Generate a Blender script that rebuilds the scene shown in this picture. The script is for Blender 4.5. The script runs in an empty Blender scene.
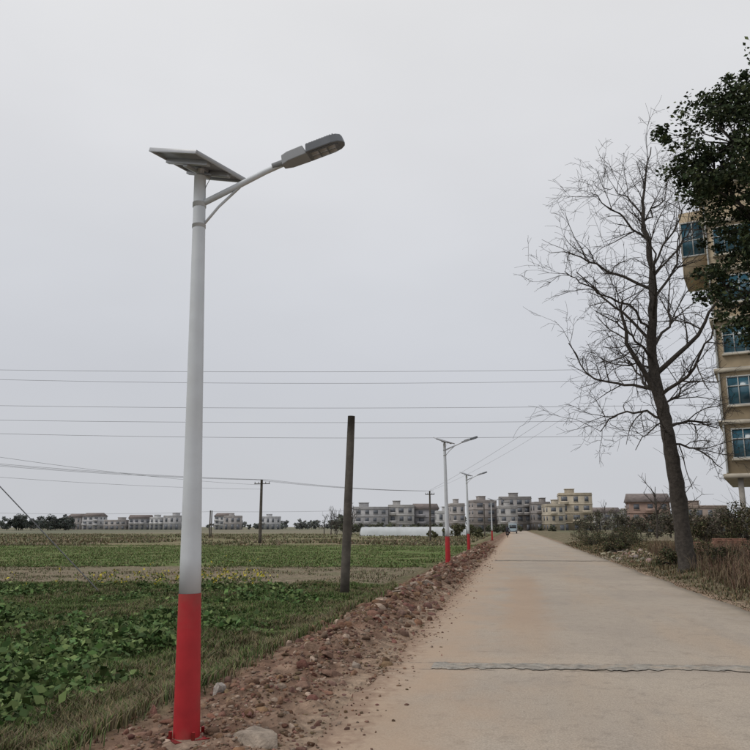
import bpy, math, numpy as np, random
from mathutils import Vector, Matrix
rng=np.random.default_rng(7); random.seed(7)
SC=bpy.context.scene
TH=math.radians(10.34); CT,ST=math.cos(TH),math.sin(TH)
def site(F,R):            # survey grid rotated 10 deg from the road axis -> world x,y
    return (R*CT-F*ST, F*CT+R*ST)
# ---------------------------------------------------------------- noise
TAB=rng.random((256,256))
def vn(x,y,s=0):
    x=np.asarray(x,float)+s*17.3; y=np.asarray(y,float)+s*9.7
    xi=np.floor(x).astype(int); yi=np.floor(y).astype(int); fx=x-xi; fy=y-yi
    fx=fx*fx*(3-2*fx); fy=fy*fy*(3-2*fy)
    a=TAB[xi&255,yi&255]; b=TAB[(xi+1)&255,yi&255]; c=TAB[xi&255,(yi+1)&255]; d=TAB[(xi+1)&255,(yi+1)&255]
    return (a*(1-fx)+b*fx)*(1-fy)+(c*(1-fx)+d*fx)*fy
def fbm(x,y,s=0,o=4):
    r=0;a=.5;t=0
    x=np.asarray(x,float);y=np.asarray(y,float)
    for i in range(o):
        r=r+a*vn(x*2**i,y*2**i,s+i); t+=a; a*=.5
    return r/t
def ss(a,b,x):
    t=np.clip((np.asarray(x,float)-a)/(b-a),0,1); return t*t*(3-2*t)
# ---------------------------------------------------------------- materials
def mat(name,col=(.5,.5,.5),rough=.8,metal=0,noise=0.15,scale=6,attr=False,bump=0.0,bscale=40,spec=.3,trans=0,dirt=None,bdist=.03):
    m=bpy.data.materials.new(name); m.use_nodes=True; nt=m.node_tree; N=nt.nodes; L=nt.links
    b=N['Principled BSDF']; b.inputs['Roughness'].default_value=rough; b.inputs['Metallic'].default_value=metal
    b.inputs['Specular IOR Level'].default_value=spec
    tc=N.new('ShaderNodeNewGeometry') if attr else N.new('ShaderNodeTexCoord')
    vec=tc.outputs['Position'] if attr else tc.outputs['Object']
    n=N.new('ShaderNodeTexNoise'); n.inputs['Scale'].default_value=scale; n.inputs['Detail'].default_value=8
    L.new(vec,n.inputs['Vector'])
    mr=N.new('ShaderNodeMapRange'); mr.inputs[1].default_value=.3; mr.inputs[2].default_value=.7
    mr.inputs[3].default_value=1-noise; mr.inputs[4].default_value=1+noise
    L.new(n.outputs['Fac'],mr.inputs[0])
    vm=N.new('ShaderNodeVectorMath'); vm.operation='SCALE'; L.new(mr.outputs[0],vm.inputs['Scale'])
    if attr:
        a=N.new('ShaderNodeAttribute'); a.attribute_name='Col'; L.new(a.outputs['Color'],vm.inputs[0])
    else: vm.inputs[0].default_value=col
    out=vm.outputs[0]
    if dirt:
        n2=N.new('ShaderNodeTexNoise'); n2.inputs['Scale'].default_value=scale*.35; n2.inputs['Detail'].default_value=10
        L.new(vec,n2.inputs['Vector'])
        m2=N.new('ShaderNodeMapRange'); m2.inputs[1].default_value=.5; m2.inputs[2].default_value=.68; m2.inputs[4].default_value=dirt[1]
        L.new(n2.outputs['Fac'],m2.inputs[0])
        mx=N.new('ShaderNodeMix'); mx.data_type='RGBA'; L.new(m2.outputs[0],mx.inputs[0]); L.new(out,mx.inputs[6]); mx.inputs[7].default_value=(*dirt[0],1)
        out=mx.outputs[2]
    L.new(out,b.inputs['Base Color'])
    if bump>0:
        n3=N.new('ShaderNodeTexNoise'); n3.inputs['Scale'].default_value=bscale; n3.inputs['Detail'].default_value=6; L.new(vec,n3.inputs['Vector'])
        bp=N.new('ShaderNodeBump'); bp.inputs['Strength'].default_value=bump; bp.inputs['Distance'].default_value=bdist
        L.new(n3.outputs['Fac'],bp.inputs['Height']); L.new(bp.outputs[0],b.inputs['Normal'])
    return m
M_leaf=mat('leaf',attr=True,rough=.75,noise=.15,scale=3,spec=.12)
M_pole=mat('galvanised_white_paint',(.57,.60,.63),rough=.45,noise=.07,scale=4,spec=.35,dirt=((.42,.41,.39),.3))
M_red=mat('red_paint',(.40,.022,.028),rough=.5,noise=.14,scale=6,spec=.35,dirt=((.22,.08,.06),.7))
M_alu=mat('aluminium',(.42,.43,.45),rough=.4,metal=.4,noise=.05)
M_lamph=mat('lamp_housing',(.15,.16,.175),rough=.55,metal=.1,noise=.08)
M_white=mat('lamp_white',(.27,.28,.295),rough=.5,noise=.08)
M_pvback=mat('panel_backsheet',(.27,.28,.31),rough=.5,noise=.05)
M_pv=mat('panel_cells',(.02,.03,.08),rough=.15,noise=.1)
M_lens=mat('led_lens',(.26,.26,.26),rough=.25,noise=.05)
M_conc=mat('weathered_concrete_pole',(.10,.088,.075),rough=.9,noise=.3,scale=5,bump=.4,dirt=((.05,.045,.04),.6))
M_bark=mat('bark',(.058,.050,.043),rough=.95,noise=.35,scale=9,bump=.9,bscale=18)
M_wire=mat('wire',(.15,.15,.16),rough=.6,noise=.05)
M_rock=mat('soil_clods',attr=True,rough=.95,noise=.35,scale=14,bump=.6,bscale=45,spec=.1)
M_glass=mat('dark_glass',(.035,.045,.055),rough=.15,noise=.15,spec=.5)
M_teal=mat('teal_glass',(.035,.10,.14),rough=.15,noise=.45,scale=1.1,spec=.6)
M_frame=mat('window_frame',(.40,.41,.40),rough=.5,noise=.05)
M_black=mat('rubber',(.02,.02,.02),rough=.8,noise=.1)
# ---------------------------------------------------------------- mesh helpers
COL=bpy.context.scene.collection
def mesh_np(name,V,Fc,material,col=None,parent=None,smooth=False):
    V=np.asarray(V,np.float32); Fc=np.asarray(Fc,np.int32); k=Fc.shape[1]
    me=bpy.data.meshes.new(name); me.vertices.add(len(V)); me.vertices.foreach_set('co',V.ravel())
    me.loops.add(Fc.size); me.loops.foreach_set('vertex_index',Fc.ravel())
    me.polygons.add(len(Fc)); me.polygons.foreach_set('loop_start',np.arange(0,Fc.size,k,dtype=np.int32))
    try: me.polygons.foreach_set('loop_total',np.full(len(Fc),k,np.int32))
    except Exception: pass
    if smooth: me.polygons.foreach_set('use_smooth',np.ones(len(Fc),bool))
    me.update(calc_edges=True); me.validate()
    if col is not None:
        at=me.color_attributes.new('Col','FLOAT_COLOR','POINT')
        c=np.ones((len(V),4),np.float32); c[:,:3]=col; at.data.foreach_set('color',c.ravel())
    me.materials.append(material)
    o=bpy.data.objects.new(name,me); COL.objects.link(o)
    if parent: o.parent=parent
    return o
def empty(name,loc=(0,0,0),rz=0):
    e=bpy.data.objects.new(name,None); e.location=loc; e.rotation_euler=(0,0,rz); COL.objects.link(e); return e
class Tubes:
    def __init__(s): s.V=[];s.F=[];s.n=0
    def add(s,pts,rad,sides=6,cap=False):
        pts=np.asarray(pts,float); n=len(pts); rad=np.broadcast_to(np.asarray(rad,float),(n,))
        T=np.gradient(pts,axis=0); T/=np.linalg.norm(T,axis=1)[:,None]+1e-9
        ref=np.array([0,0,1.]) if abs(T[:,2]).mean()<.8 else np.array([1.,0,0])
        A=np.cross(T,ref); A/=np.linalg.norm(A,axis=1)[:,None]+1e-9; B=np.cross(T,A)
        th=np.arange(sides)*2*math.pi/sides
        R=pts[:,None,:]+rad[:,None,None]*(np.cos(th)[None,:,None]*A[:,None,:]+np.sin(th)[None,:,None]*B[:,None,:])
        s.V.append(R.reshape(-1,3)); i=np.arange(n-1)[:,None]*sides; j=np.arange(sides)[None,:]; j2=(j+1)%sides
        q=np.stack([i+j,i+sides+j,i+sides+j2,i+j2],-1).reshape(-1,4)+s.n
        s.F.append(q); s.n+=n*sides
        if cap:
            for e,(p) in ((0,pts[0]),(n-1,pts[-1])):
                s.V.append(p[None]); c=s.n; s.n+=1
                base=(c-n*sides) if e==0 else (c-1-sides)
                s.F.append(np.array([[base+a,base+(a+1)%sides,c,c] for a in range(sides)]))
    def obj(s,name,m,parent=None,smooth=True):
        V=np.concatenate(s.V);F=np.concatenate(s.F)
        deg=F[:,2]==F[:,3]
        tri=np.concatenate([F[~deg][:,[0,1,2]],F[~deg][:,[0,2,3]],F[deg][:,[0,1,2]]])
        return mesh_np(name,V,tri,m,parent=parent,smooth=smooth)
class Boxes:
    def __init__(s): s.V=[];s.F=[];s.n=0
    def add(s,x0,x1,y0,y1,z0,z1):
        s.raw(np.array([[x,y,z] for z in (z0,z1) for (x,y) in ((x0,y0),(x1,y0),(x1,y1),(x0,y1))],float))
    def raw(s,v): 
        s.V.append(np.array(v,float)); s.F.append(np.array([[0,3,2,1],[4,5,6,7],[0,1,5,4],[1,2,6,5],[2,3,7,6],[3,0,4,7]])+s.n); s.n+=8
    def obj(s,name,m,parent=None,bevel=0):
        o=mesh_np(name,np.concatenate(s.V),np.concatenate(s.F),m,parent=parent)
        if bevel: 
            b=o.modifiers.new('b','BEVEL'); b.width=bevel; b.segments=2
        return o
def leaves(C,size,cols,flat=0.0,aspect=.5):
    n=len(C); a=rng.normal(size=(n,3)); a[:,2]*=(1-flat); a/=np.linalg.norm(a,axis=1)[:,None]
    r=rng.normal(size=(n,3)); b=np.cross(a,r); b/=np.linalg.norm(b,axis=1)[:,None]
    L=(size*(.6+.8*rng.random(n)))[:,None]; a=a*L*.5; b=b*L*.5*aspect
    V=np.stack([C-a,C+b-a*.1,C+a,C-b-a*.1],1).reshape(-1,3)
    F=np.arange(4*n).reshape(n,4); return V,F,np.repeat(cols,4,0)
def blades(P,h,w,lean,cols):
    n=len(P); th=rng.random(n)*2*math.pi; d=np.stack([np.cos(th),np.sin(th),0*th],1); q=np.stack([-d[:,1],d[:,0],0*th],1)
    h=h[:,None]; w=w[:,None] if hasattr(w,'__len__') else w; l=(lean*rng.random(n))[:,None]*h
    up=np.array([0,0,1.])
    m=P+up*h*.55+d*l*.35; t=P+up*h*(1-.25*lean)+d*l
    V=np.stack([P-q*w,P+q*w,m+q*w*.7,m-q*w*.7,t],1).reshape(-1,3)
    i=np.arange(n)[:,None]*5
    F=np.concatenate([i+[0,1,2],i+[0,2,3],i+[3,2,4]]); 
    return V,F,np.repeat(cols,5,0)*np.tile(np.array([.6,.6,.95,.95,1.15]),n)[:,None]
def colmix(n,base,var=.25,alt=None,p=0):
    c=np.array(base)[None]*(1+var*(rng.random((n,1))*2-1))*(1+.12*(rng.random((n,3))*2-1))
    if alt is not None:
        k=rng.random(n)<p; c[k]=np.array(alt)*(1+var*(rng.random((k.sum(),1))*2-1))
    return c
# ---------------------------------------------------------------- terrain
def gh(x,y):
    x=np.asarray(x,float);y=np.asarray(y,float)
    left=ss(-4.4,-3.0,x+ .35*(fbm(y*.5,y*0,3)-.5)); z=-.30*(1-left)
    ditch=-.10*np.exp(-((x+3.9)/.45)**2); z=z+ditch*np.clip(1-y/120,0,1)
    right=.22*ss(4.6,6.6,x)
    near=np.clip(1-np.hypot(x,y)/150,0,1)
    z=z+right
    off=1-ss(-3.2,-2.5,x)*(1-ss(4.6,5.2,x))
    z=z+off*near*((fbm(x*.6,y*.6,5)-.5)*.22+(fbm(x*3,y*3,8)-.5)*.09)
    ridge=np.exp(-((x+2.3+.3*(vn(y*.4,0*y,2)-.5))/.46)**2)
    amp=.03+.26*ss(7,12,y)*(1-ss(60,80,y))
    z=z+ridge*amp*(.3+1.1*fbm(x*1.8,y*1.3,11))+np.exp(-((x+2.4)/.75)**4)*((fbm(x*3.5,y*3.5,12)-.5)*.15+(fbm(x*9,y*9,14,2)-.5)*.09*np.clip(1.3-y/25,0,1))
    inroad=ss(-1.56,-1.40,x)*(1-ss(4.2,4.34,x))
    z=z*(1-inroad)+(-.06)*inroad
    return z
def axis(lo,hi,step,g):
    a=[0.0];s=step
    while a[-1]<hi: a.append(a[-1]+s); s*=g
    b=[0.0];s=step
    while b[-1]>lo: b.append(b[-1]-s); s*=g
    return np.array(sorted(set(a+b)))
xs=axis(-1500,1500,.045,1.024)-2.3; ys=axis(-30,4000,.06,1.011)+6
X,Y=np.meshgrid(xs,ys); Z=gh(X,Y)
def gcol(x,y):
    q=y*CT-x*ST+ 1.5*(fbm(x*.15,y*.15,21)-.5)
    n1=fbm(x*.35,y*.35,31)[...,None]; n2=fbm(x*1.7,y*1.7,41)[...,None]
    C=lambda *c: np.array(c)[None,None,:]
    def mix(a,b,t): return a*(1-t)+b*t
    under=mix(C(.09,.105,.045),C(.16,.135,.08),ss(.4,.65,n1))
    green=mix(C(.115,.165,.055),C(.16,.17,.08),ss(.35,.65,n2))
    brown=mix(C(.21,.175,.125),C(.16,.155,.095),ss(.5,.7,n2)*.7)
    tan=mix(C(.23,.195,.125),C(.16,.16,.085),ss(.45,.6,n1))
    c=under
    t=lambda a,b: ss(a,b,q)[...,None]
    c=mix(c,brown,t(24.5,25.5)); c=mix(c,green,t(37,38)); c=mix(c,tan,t(72,78))
    c=mix(c,mix(C(.15,.165,.08),C(.19,.17,.11),ss(.4,.6,n1)),t(128,135))
    far=mix(C(.22,.20,.15),C(.16,.165,.12),ss(.4,.6,fbm(x*.02,y*.01,77)[...,None])); c=mix(c,far,t(200,230))
    c=mix(c,mix(C(.16,.13,.085),C(.10,.10,.05),n2),(ss(-5.0,-3.9,x)*(y<500))[...,None]*.9)
    n3=fbm(x*6,y*6,43)[...,None]
    dirt=mix(C(.17,.107,.077),C(.26,.18,.133),ss(.35,.7,n3))
    dirt=mix(dirt,C(.125,.08,.058),ss(.5,.7,n1)*.6)
    c=mix(c,dirt,ss(-3.5,-2.9,x+.6*(n1[...,0]-.5)+.4*(n2[...,0]-.5))[...,None])
    dust=mix(C(.33,.25,.185),C(.26,.185,.135),ss(.4,.6,n2))
    c=mix(c,dust,ss(-2.1,-1.65,x+.5*(n2[...,0]-.5))[...,None]*.85)
    verge=mix(C(.20,.165,.11),C(.14,.125,.08),ss(.4,.6,n2)); 
    c=mix(c,verge,ss(4.5,4.9,x)[...,None])
    drive=(np.exp(-(((x-7.5)/4)**2+((y-42)/4)**2)**2))[...,None]; c=mix(c,C(.36,.315,.255),drive)
    farr=mix(C(.19,.165,.115),C(.14,.14,.085),ss(.4,.6,fbm(x*.08,y*.05,87)[...,None])); c=mix(c,farr,(ss(9,14,x)*ss(30,60,y))[...,None])
    return c
GC=gcol(X,Y); ny,nx=X.shape
idx=(np.arange(ny-1)[:,None]*nx+np.arange(nx-1)[None]); F=np.stack([idx,idx+1,idx+nx+1,idx+nx],-1).reshape(-1,4)
M_ground=mat('ground_soil',attr=True,rough=1,noise=.35,scale=7,bump=.9,bscale=16,spec=.05,bdist=.06)
mesh_np('ground',np.stack([X,Y,Z],-1).reshape(-1,3),F,M_ground,col=GC.reshape(-1,3),smooth=True)
# ---------------------------------------------------------------- road
def road_mat():
    m=bpy.data.materials.new('old_concrete_road'); m.use_nodes=True; nt=m.node_tree;N=nt.nodes;L=nt.links
    b=N['Principled BSDF']; b.inputs['Roughness'].default_value=.9; b.inputs['Specular IOR Level'].default_value=.2
    g=N.new('ShaderNodeNewGeometry'); P=g.outputs['Position']
    sep=N.new('ShaderNodeSeparateXYZ'); L.new(P,sep.inputs[0])
    def noise(scale,detail=8,mapv=None,rough=.55):
        n=N.new('ShaderNodeTexNoise'); n.inputs['Scale'].default_value=scale; n.inputs['Detail'].default_value=detail; n.inputs['Roughness'].default_value=rough
        if mapv:
            mp=N.new('ShaderNodeMapping'); mp.inputs['Scale'].default_value=mapv; L.new(P,mp.inputs[0]); L.new(mp.outputs[0],n.inputs['Vector'])
        else: L.new(P,n.inputs['Vector'])
        return n.outputs['Fac']
    def mr(s,a,b_,c,d):
        k=N.new('ShaderNodeMapRange'); k.interpolation_type='SMOOTHSTEP'
        for i,v in enumerate((a,b_,c,d)): k.inputs[i+1].default_value=v
        L.new(s,k.inputs[0]); return k.outputs[0]
    def mth(op,a,b_=0):
        k=N.new('ShaderNodeMath'); k.operation=op
        for i,v in enumerate((a,b_)):
            if isinstance(v,(int,float)): k.inputs[i].default_value=v
            else: L.new(v,k.inputs[i])
        return k.outputs[0]
    def mix(f,a,b_,blend='MIX'):
        k=N.new('ShaderNodeMix'); k.data_type='RGBA'; k.blend_type=blend
        for i,v in ((0,f),(6,a),(7,b_)):
            if isinstance(v,(int,float)): k.inputs[i].default_value=v
            elif isinstance(v,tuple): k.inputs[i].default_value=(*v,1)
            else: L.new(v,k.inputs[i])
        return k.outputs[2]
    c=mix(mr(noise(.45,6),.35,.65,0,1),(.47,.40,.325),(.41,.35,.29))
    # each cast slab has its own tone
    sl=mth('FLOOR',mth('DIVIDE',sep.outputs[1],5.2)); wn=N.new('ShaderNodeTexWhiteNoise'); wn.noise_dimensions='1D'; L.new(sl,wn.inputs['W'])
    c=mix(mth('MULTIPLY',wn.outputs['Value'],.35),c,(.36,.31,.26))
    c=mix(mr(noise(.8,8,(1,.16,1)),.46,.66,0,.5),c,(.46,.355,.26))
    c=mix(mr(noise(1.1,9,(1,.3,1),.65),.52,.70,0,.55),c,(.33,.29,.25))
    c=mix(mr(noise(5,10,None,.7),.5,.68,0,.5),c,(.29,.245,.20))
    c=mix(mr(noise(14,6,None,.7),.58,.70,0,.5),c,(.54,.47,.39))
    c=mix(mr(noise(26,5,None,.7),.62,.70,0,.5),c,(.19,.155,.125))
    c=mix(mr(noise(70,4),.3,.7,0,1),c,mix(1.0,c,(.72,.72,.72),'MULTIPLY'))
    nb=noise(1.6,8,(1,.6,1)); 
    tr=mth('ABSOLUTE',mth('SUBTRACT',mth('ADD',sep.outputs[0],mth('MULTIPLY',nb,.8)),.55))
    tr=mth('MULTIPLY',mr(tr,.15,.65,1,0),mr(mth('ABSOLUTE',mth('SUBTRACT',sep.outputs[1],19)),4,10,1,0))
    c=mix(mth('MULTIPLY',tr,.6),c,(.37,.26,.18))
    eL=mth('ADD',mth('MULTIPLY',sep.outputs[0],-1),mth('MULTIPLY',mth('SUBTRACT',nb,.5),2.6))
    c=mix(mr(eL,-.3,1.6,0,.8),c,(.41,.30,.215))
    nb2=noise(6,8,None,.7); eL2=mth('ADD',mth('MULTIPLY',sep.outputs[0],-1),mth('MULTIPLY',mth('SUBTRACT',nb2,.5),1.4))
    c=mix(mr(eL2,1.1,1.6,0,.85),c,(.24,.16,.115))
    eR=mth('ADD',sep.outputs[0],mth('MULTIPLY',mth('SUBTRACT',nb,.5),1.8))
    c=mix(mr(eR,3.5,4.5,0,.75),c,(.28,.235,.18))
    fr=mth('FRACT',mth('DIVIDE',mth('ADD',sep.outputs[1],mth('MULTIPLY',noise(2.5,3),.10)),5.2))
    c=mix(mth('MULTIPLY',mth('LESS_THAN',fr,.0035),mr(noise(2,4),.4,.6,.05,.55)),c,(.17,.14,.115))
    cr=mth('ABSOLUTE',mth('SUBTRACT',mth('ADD',sep.outputs[0],mth('MULTIPLY',noise(.8,8),1.6)),2.6))
    c=mix(mth('MULTIPLY',mth('LESS_THAN',cr,.006),mr(noise(.5,4),.5,.6,0,.45)),c,(.18,.15,.13))
    d=mth('SUBTRACT',mth('ADD',sep.outputs[1],mth('MULTIPLY',mth('SUBTRACT',noise(3,6),.5),.22)),mth('ADD',mth('MULTIPLY',sep.outputs[0],.125),9.33))
    e=mth('ABSOLUTE',mth('SUBTRACT',mth('ABSOLUTE',d),.22))
    c=mix(mth('MULTIPLY',mr(e,.015,.05,1,0),mr(noise(4,5),.40,.58,.05,.7)),c,(.17,.14,.115))
    L.new(c,b.inputs['Base Color'])
    bp=N.new('ShaderNodeBump'); bp.inputs['Strength'].default_value=.7; bp.inputs['Distance'].default_value=.014
    L.new(noise(28,10,None,.65),bp.inputs['Height']); L.new(bp.outputs[0],b.inputs['Normal'])
    return m
M_road=road_mat()
ry=axis(-25,900,.10,1.010)+5; ry=ry[(ry<900)]
u=np.linspace(0,1,40)
le=-1.57+.26*(fbm(ry*.9,ry*0,51)-.5)+.20*(fbm(ry*4,ry*0,52)-.5); re=4.36+.25*(fbm(ry*.7,ry*0,53)-.5)+.12*(fbm(ry*5,ry*0,54)-.5)
RX=le[:,None]*(1-u)+re[:,None]*u; RY=np.repeat(ry[:,None],40,1)
RZ=.012*np.ones_like(RX)+.012*(fbm(RX*.8,RY*.8,55)-.5); RZ[:,0]=-.12; RZ[:,-1]=-.12; RX[:,1]=RX[:,0]+.02; RX[:,-2]=RX[:,-1]-.02
idx=(np.arange(len(ry)-1)[:,None]*40+np.arange(39)[None]); F=np.stack([idx,idx+1,idx+41,idx+40],-1).reshape(-1,4)
mesh_np('road',np.stack([RX,RY,RZ],-1).reshape(-1,3),F,M_road)
def strip(name,y0,ang,width,col):
    n=320; t=np.linspace(0,1,n); x=-1.0+t*5.23; yc=y0+x*math.tan(ang)
    w1=width*(.5+.45*(fbm(x*3,x*0,61)-.5)+.55*(fbm(x*14,x*0,63)-.5)); w2=width*(.5+.45*(fbm(x*3,x*0+3,62)-.5)+.55*(fbm(x*14,x*0+3,64)-.5))
    V=[];k=5
    for j in range(k):
        s=j/(k-1); V.append(np.stack([x,yc-w1*(1-s)+w2*s,.0215+.003*math.sin(math.pi*s)+0*x],1))
    V=np.stack(V,1).reshape(-1,3); idx=(np.arange(n-1)[:,None]*k+np.arange(k-1)[None]); F=np.stack([idx,idx+k,idx+k+1,idx+1],-1).reshape(-1,4)
    mesh_np(name,V,F,mat(name+'_mat',col,rough=.92,noise=.35,scale=11,bump=.9,bscale=40,dirt=((.40,.33,.26),.95)))
strip('road_patch',9.33,math.atan(.125),.34,(.30,.275,.24))
strip('road_patch',37.5,math.radians(4),.8,(.28,.24,.20))
# ---------------------------------------------------------------- soil clods along the shoulder
import bmesh
def ico(s):
    bm=bmesh.new(); bmesh.ops.create_icosphere(bm,subdivisions=s,radius=1); r=(np.array([v.co[:] for v in bm.verts]),np.array([[v.index for v in f.verts] for f in bm.faces])); bm.free(); return r
I1,I2,I4=ico(1),ico(2),ico(4)
def rocks(P,size,cols,B=I1,jit=.35,flat=.65,cuts=0):
    n=len(P); v=B[0][None]*(1+jit*(rng.random((n,len(B[0]),1))*2-1)); 
    for c in range(cuts):
        d=rng.normal(size=(n,1,3)); d/=np.linalg.norm(d,axis=2,keepdims=True); lim=.35+.4*rng.random((n,1,1))
        ex=np.maximum((v*d).sum(2,keepdims=True)-lim,0); v=v-ex*d
    sc=size[:,None]*(.55+.9*rng.random((n,3))); sc[:,2]*=flat
    th=rng.random(n)*6.283; c,s=np.cos(th)[:,None],np.sin(th)[:,None]
    v=v*sc[:,None,:]; x=v[...,0]*c-v[...,1]*s; y=v[...,0]*s+v[...,1]*c; v=np.stack([x,y,v[...,2]],-1)+P[:,None,:]
    F=(B[1][None]+np.arange(n)[:,None,None]*len(B[0])).reshape(-1,3)
    return v.reshape(-1,3),F,np.repeat(cols,len(B[0]),0)
def cat(L):
    V=[];F=[];C=[];n=0
    for v,f,c in L: V.append(v);F.append(f+n);C.append(c);n+=len(v)
    return np.concatenate(V),np.concatenate(F),np.concatenate(C)
L=[]
n=30000; y=3.5+(rng.random(n)**1.9)*50; x=-2.35+rng.normal(size=n)*.47; k=(x>-3.5)&(x<-.9)&(rng.random(n)<.15+1.5*(fbm(x*1.5,y*1.5,120)-.2)); x,y=x[k],y[k]; n=len(x)
sz=(.006+.014*rng.random(n)**2)*(1+y*.02); zz=np.maximum(gh(x,y),np.where(x>-1.6,.014,-1))
L.append(rocks(np.stack([x,y,zz+sz*.1],1),sz,colmix(n,(.185,.118,.085),.35,(.30,.23,.18),.25)))
n=8500; y=3.5+(rng.random(n)**1.5)*60; x=-2.35+rng.normal(size=n)*.40; k=(x>-3.3)&(x<-1.45)&(rng.random(n)<.15+2.4*(fbm(x*1.1,y*1.1,121)-.25)); x,y=x[k],y[k]; n=len(x)
sz=(.018+.075*rng.random(n)**3.2*(.6+.4*ss(7,11,y)))*(1+y*.012); zz=gh(x,y)
L.append(rocks(np.stack([x,y,zz+sz*.05],1),sz,colmix(n,(.165,.098,.070),.4,(.30,.23,.18),.18),B=I2,jit=.10,cuts=6,flat=.75))
V,F,Cc=cat(L); mesh_np('dirt_rubble',V,F,M_rock,col=Cc)
def stone(name,X0,Y0,s,col,flat=.6,sink=.1):
    z=float(gh(X0,Y0)); V,F,Cc=rocks(np.array([[X0,Y0,z+s*sink]]),np.array([s]),np.array([col]),B=I4,jit=0,flat=flat,cuts=11)
    r=np.array([X0,Y0,z]); dv=V-r; V=r+dv*(1+.16*(fbm(dv[:,0]/s*3+dv[:,2]/s*2,dv[:,1]/s*3+dv[:,2]/s*2,130)-.5))[:,None]
    mesh_np(name,V,F,M_rock,col=Cc)
stone('stone',-1.97,5.85,.24,(.29,.24,.195),.55,.15)
stone('stone',-2.9,7.4,.14,(.36,.32,.29),.9)
stone('stone',-2.35,15.6,.26,(.25,.20,.16),.4)
stone('stone',-2.5,17.5,.34,(.27,.22,.18),.35)
stone('stone',-2.2,19.2,.28,(.30,.25,.21),.35)
stone('stone',-2.45,18.6,.26,(.26,.21,.17),.5)
for i in range(22): stone('stone',-2.3+random.uniform(-.5,.5),random.uniform(6.5,26),random.uniform(.06,.16),random.choice(((.22,.15,.11),(.29,.24,.2),(.19,.12,.09))))
# ---------------------------------------------------------------- grass & crops
n=330000
Fq=5+21.0*rng.random(n)**1.15; Rq=-(Fq*.62+1.5)*rng.random(n)+.6
x,y=Rq*CT-Fq*ST,Fq*CT+Rq*ST
nm=fbm(x*.5,y*.5,91); n2=fbm(x*2,y*2,92)
k=(x<-3.0-.6*rng.random(n)-.5*(nm-.5))&(rng.random(n)<.15+1.5*n2)
x,y,nm,n2,Fq=x[k],y[k],nm[k],n2[k],Fq[k]; n=len(x)
bank=ss(-5.0,-3.9,x+.9*(nm-.5))
h=(.05+.16*n2*nm*2)*(1+.3*rng.random(n))+bank*.03; w=.0026+.00032*Fq
dry=rng.random(n)<(.14+.36*bank+.30*ss(.48,.62,nm))
cl=np.where(dry[:,None],colmix(n,(.20,.165,.10),.35),colmix(n,(.11,.155,.05),.4,(.075,.115,.04),.4))
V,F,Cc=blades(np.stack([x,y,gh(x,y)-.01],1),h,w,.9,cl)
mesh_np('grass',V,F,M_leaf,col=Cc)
L=[]
n=90000; Fq=37+44*rng.random(n)**1.3; Rq=-(Fq*.56)+rng.random(n)*(Fq*.75); x,y=Rq*CT-Fq*ST,Fq*CT+Rq*ST; k=(x<-4.4+.6*rng.random(n))&(fbm(x*.4,y*.4,95)>.30+.2*rng.random(n)); x,y=x[k],y[k];n=len(x)
L.append(blades(np.stack([x,y,gh(x,y)],1),.05+.10*rng.random(n),.02+.02*rng.random(n),.9,colmix(n,(.155,.215,.08),.25,(.20,.20,.10),.35)))
n=16000; Fq=25+12*rng.random(n); Rq=-(Fq*.56)+rng.random(n)*(Fq*.75); x,y=Rq*CT-Fq*ST,Fq*CT+Rq*ST; k=(x<-4.4)&(fbm(x*.8,y*.8,96)>.52); x,y=x[k],y[k];n=len(x)
L.append(blades(np.stack([x,y,gh(x,y)],1),.04+.08*rng.random(n),.012+.01*rng.random(n),.8,colmix(n,(.22,.18,.12),.3,(.14,.155,.08),.4)))
n=26000; Fq=78+120*rng.random(n)**1.3; Rq=-(Fq*.56)+rng.random(n)*(Fq*.75); x,y=Rq*CT-Fq*ST,Fq*CT+Rq*ST; k=(x<-5)&(fbm(x*.15,y*.15,97)>.48); x,y=x[k],y[k];n=len(x)
L.append(blades(np.stack([x,y,gh(x,y)],1),.15+.3*rng.random(n),.06+.06*rng.random(n),.8,colmix(n,(.21,.175,.115),.3,(.15,.155,.085),.4)))
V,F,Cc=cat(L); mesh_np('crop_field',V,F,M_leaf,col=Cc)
n=5200; Fq=6.5+17.5*rng.random(n); Rq=-(Fq*.6)*rng.random(n)-1; x,y=Rq*CT-Fq*ST,Fq*CT+Rq*ST
k=(x<-4.6)&((fbm(x*.55,y*.55,99)+.10*np.exp(-((y-13)/3)**2)+.12*(rng.random(n)-.5))>.55); x,y=x[k],y[k];n=len(x)
m=20; hs=np.repeat(.7+.9*rng.random(n)**2,m); pc=np.repeat(np.stack([x,y,gh(x,y)],1),m,0); ph=np.repeat(.06+.15*rng.random(n),m)
C=pc+np.stack([rng.normal(size=n*m)*.09*hs,rng.normal(size=n*m)*.09*hs,ph*hs*(.2+.9*rng.random(n*m))],1)
V,F,Cc=leaves(C,.085*hs,colmix(n*m,(.08,.13,.045),.4,(.13,.175,.065),.3)*np.repeat(.75+.5*rng.random(n),m)[:,None],flat=.4,aspect=.6)
mesh_np('vegetable_plants',V,F,M_leaf,col=Cc)
P=[];Cl=[]
for (f,r,s,cn) in ((23.3,-4.6,.9,90),(23.8,-6.5,.8,30),(24,-8.2,.7,30),(22.5,-10.8,.7,12),(33,-7,1.2,14)):
    for i in range(cn):
        a,b=site(f+random.gauss(0,.35),r+random.gauss(0,s)); z=float(gh(a,b)); hh=random.uniform(.25,.6)
        for j in range(8): P.append((a+random.gauss(0,.05),b+random.gauss(0,.05),z+hh*random.uniform(.1,.8))); Cl.append((.12,.16,.06))
        for j in range(4): P.append((a+random.gauss(0,.05),b+random.gauss(0,.05),z+hh+random.gauss(0,.03))); Cl.append((.50,.42,.06) if random.random()<.6 else (.14,.18,.06))
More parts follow.
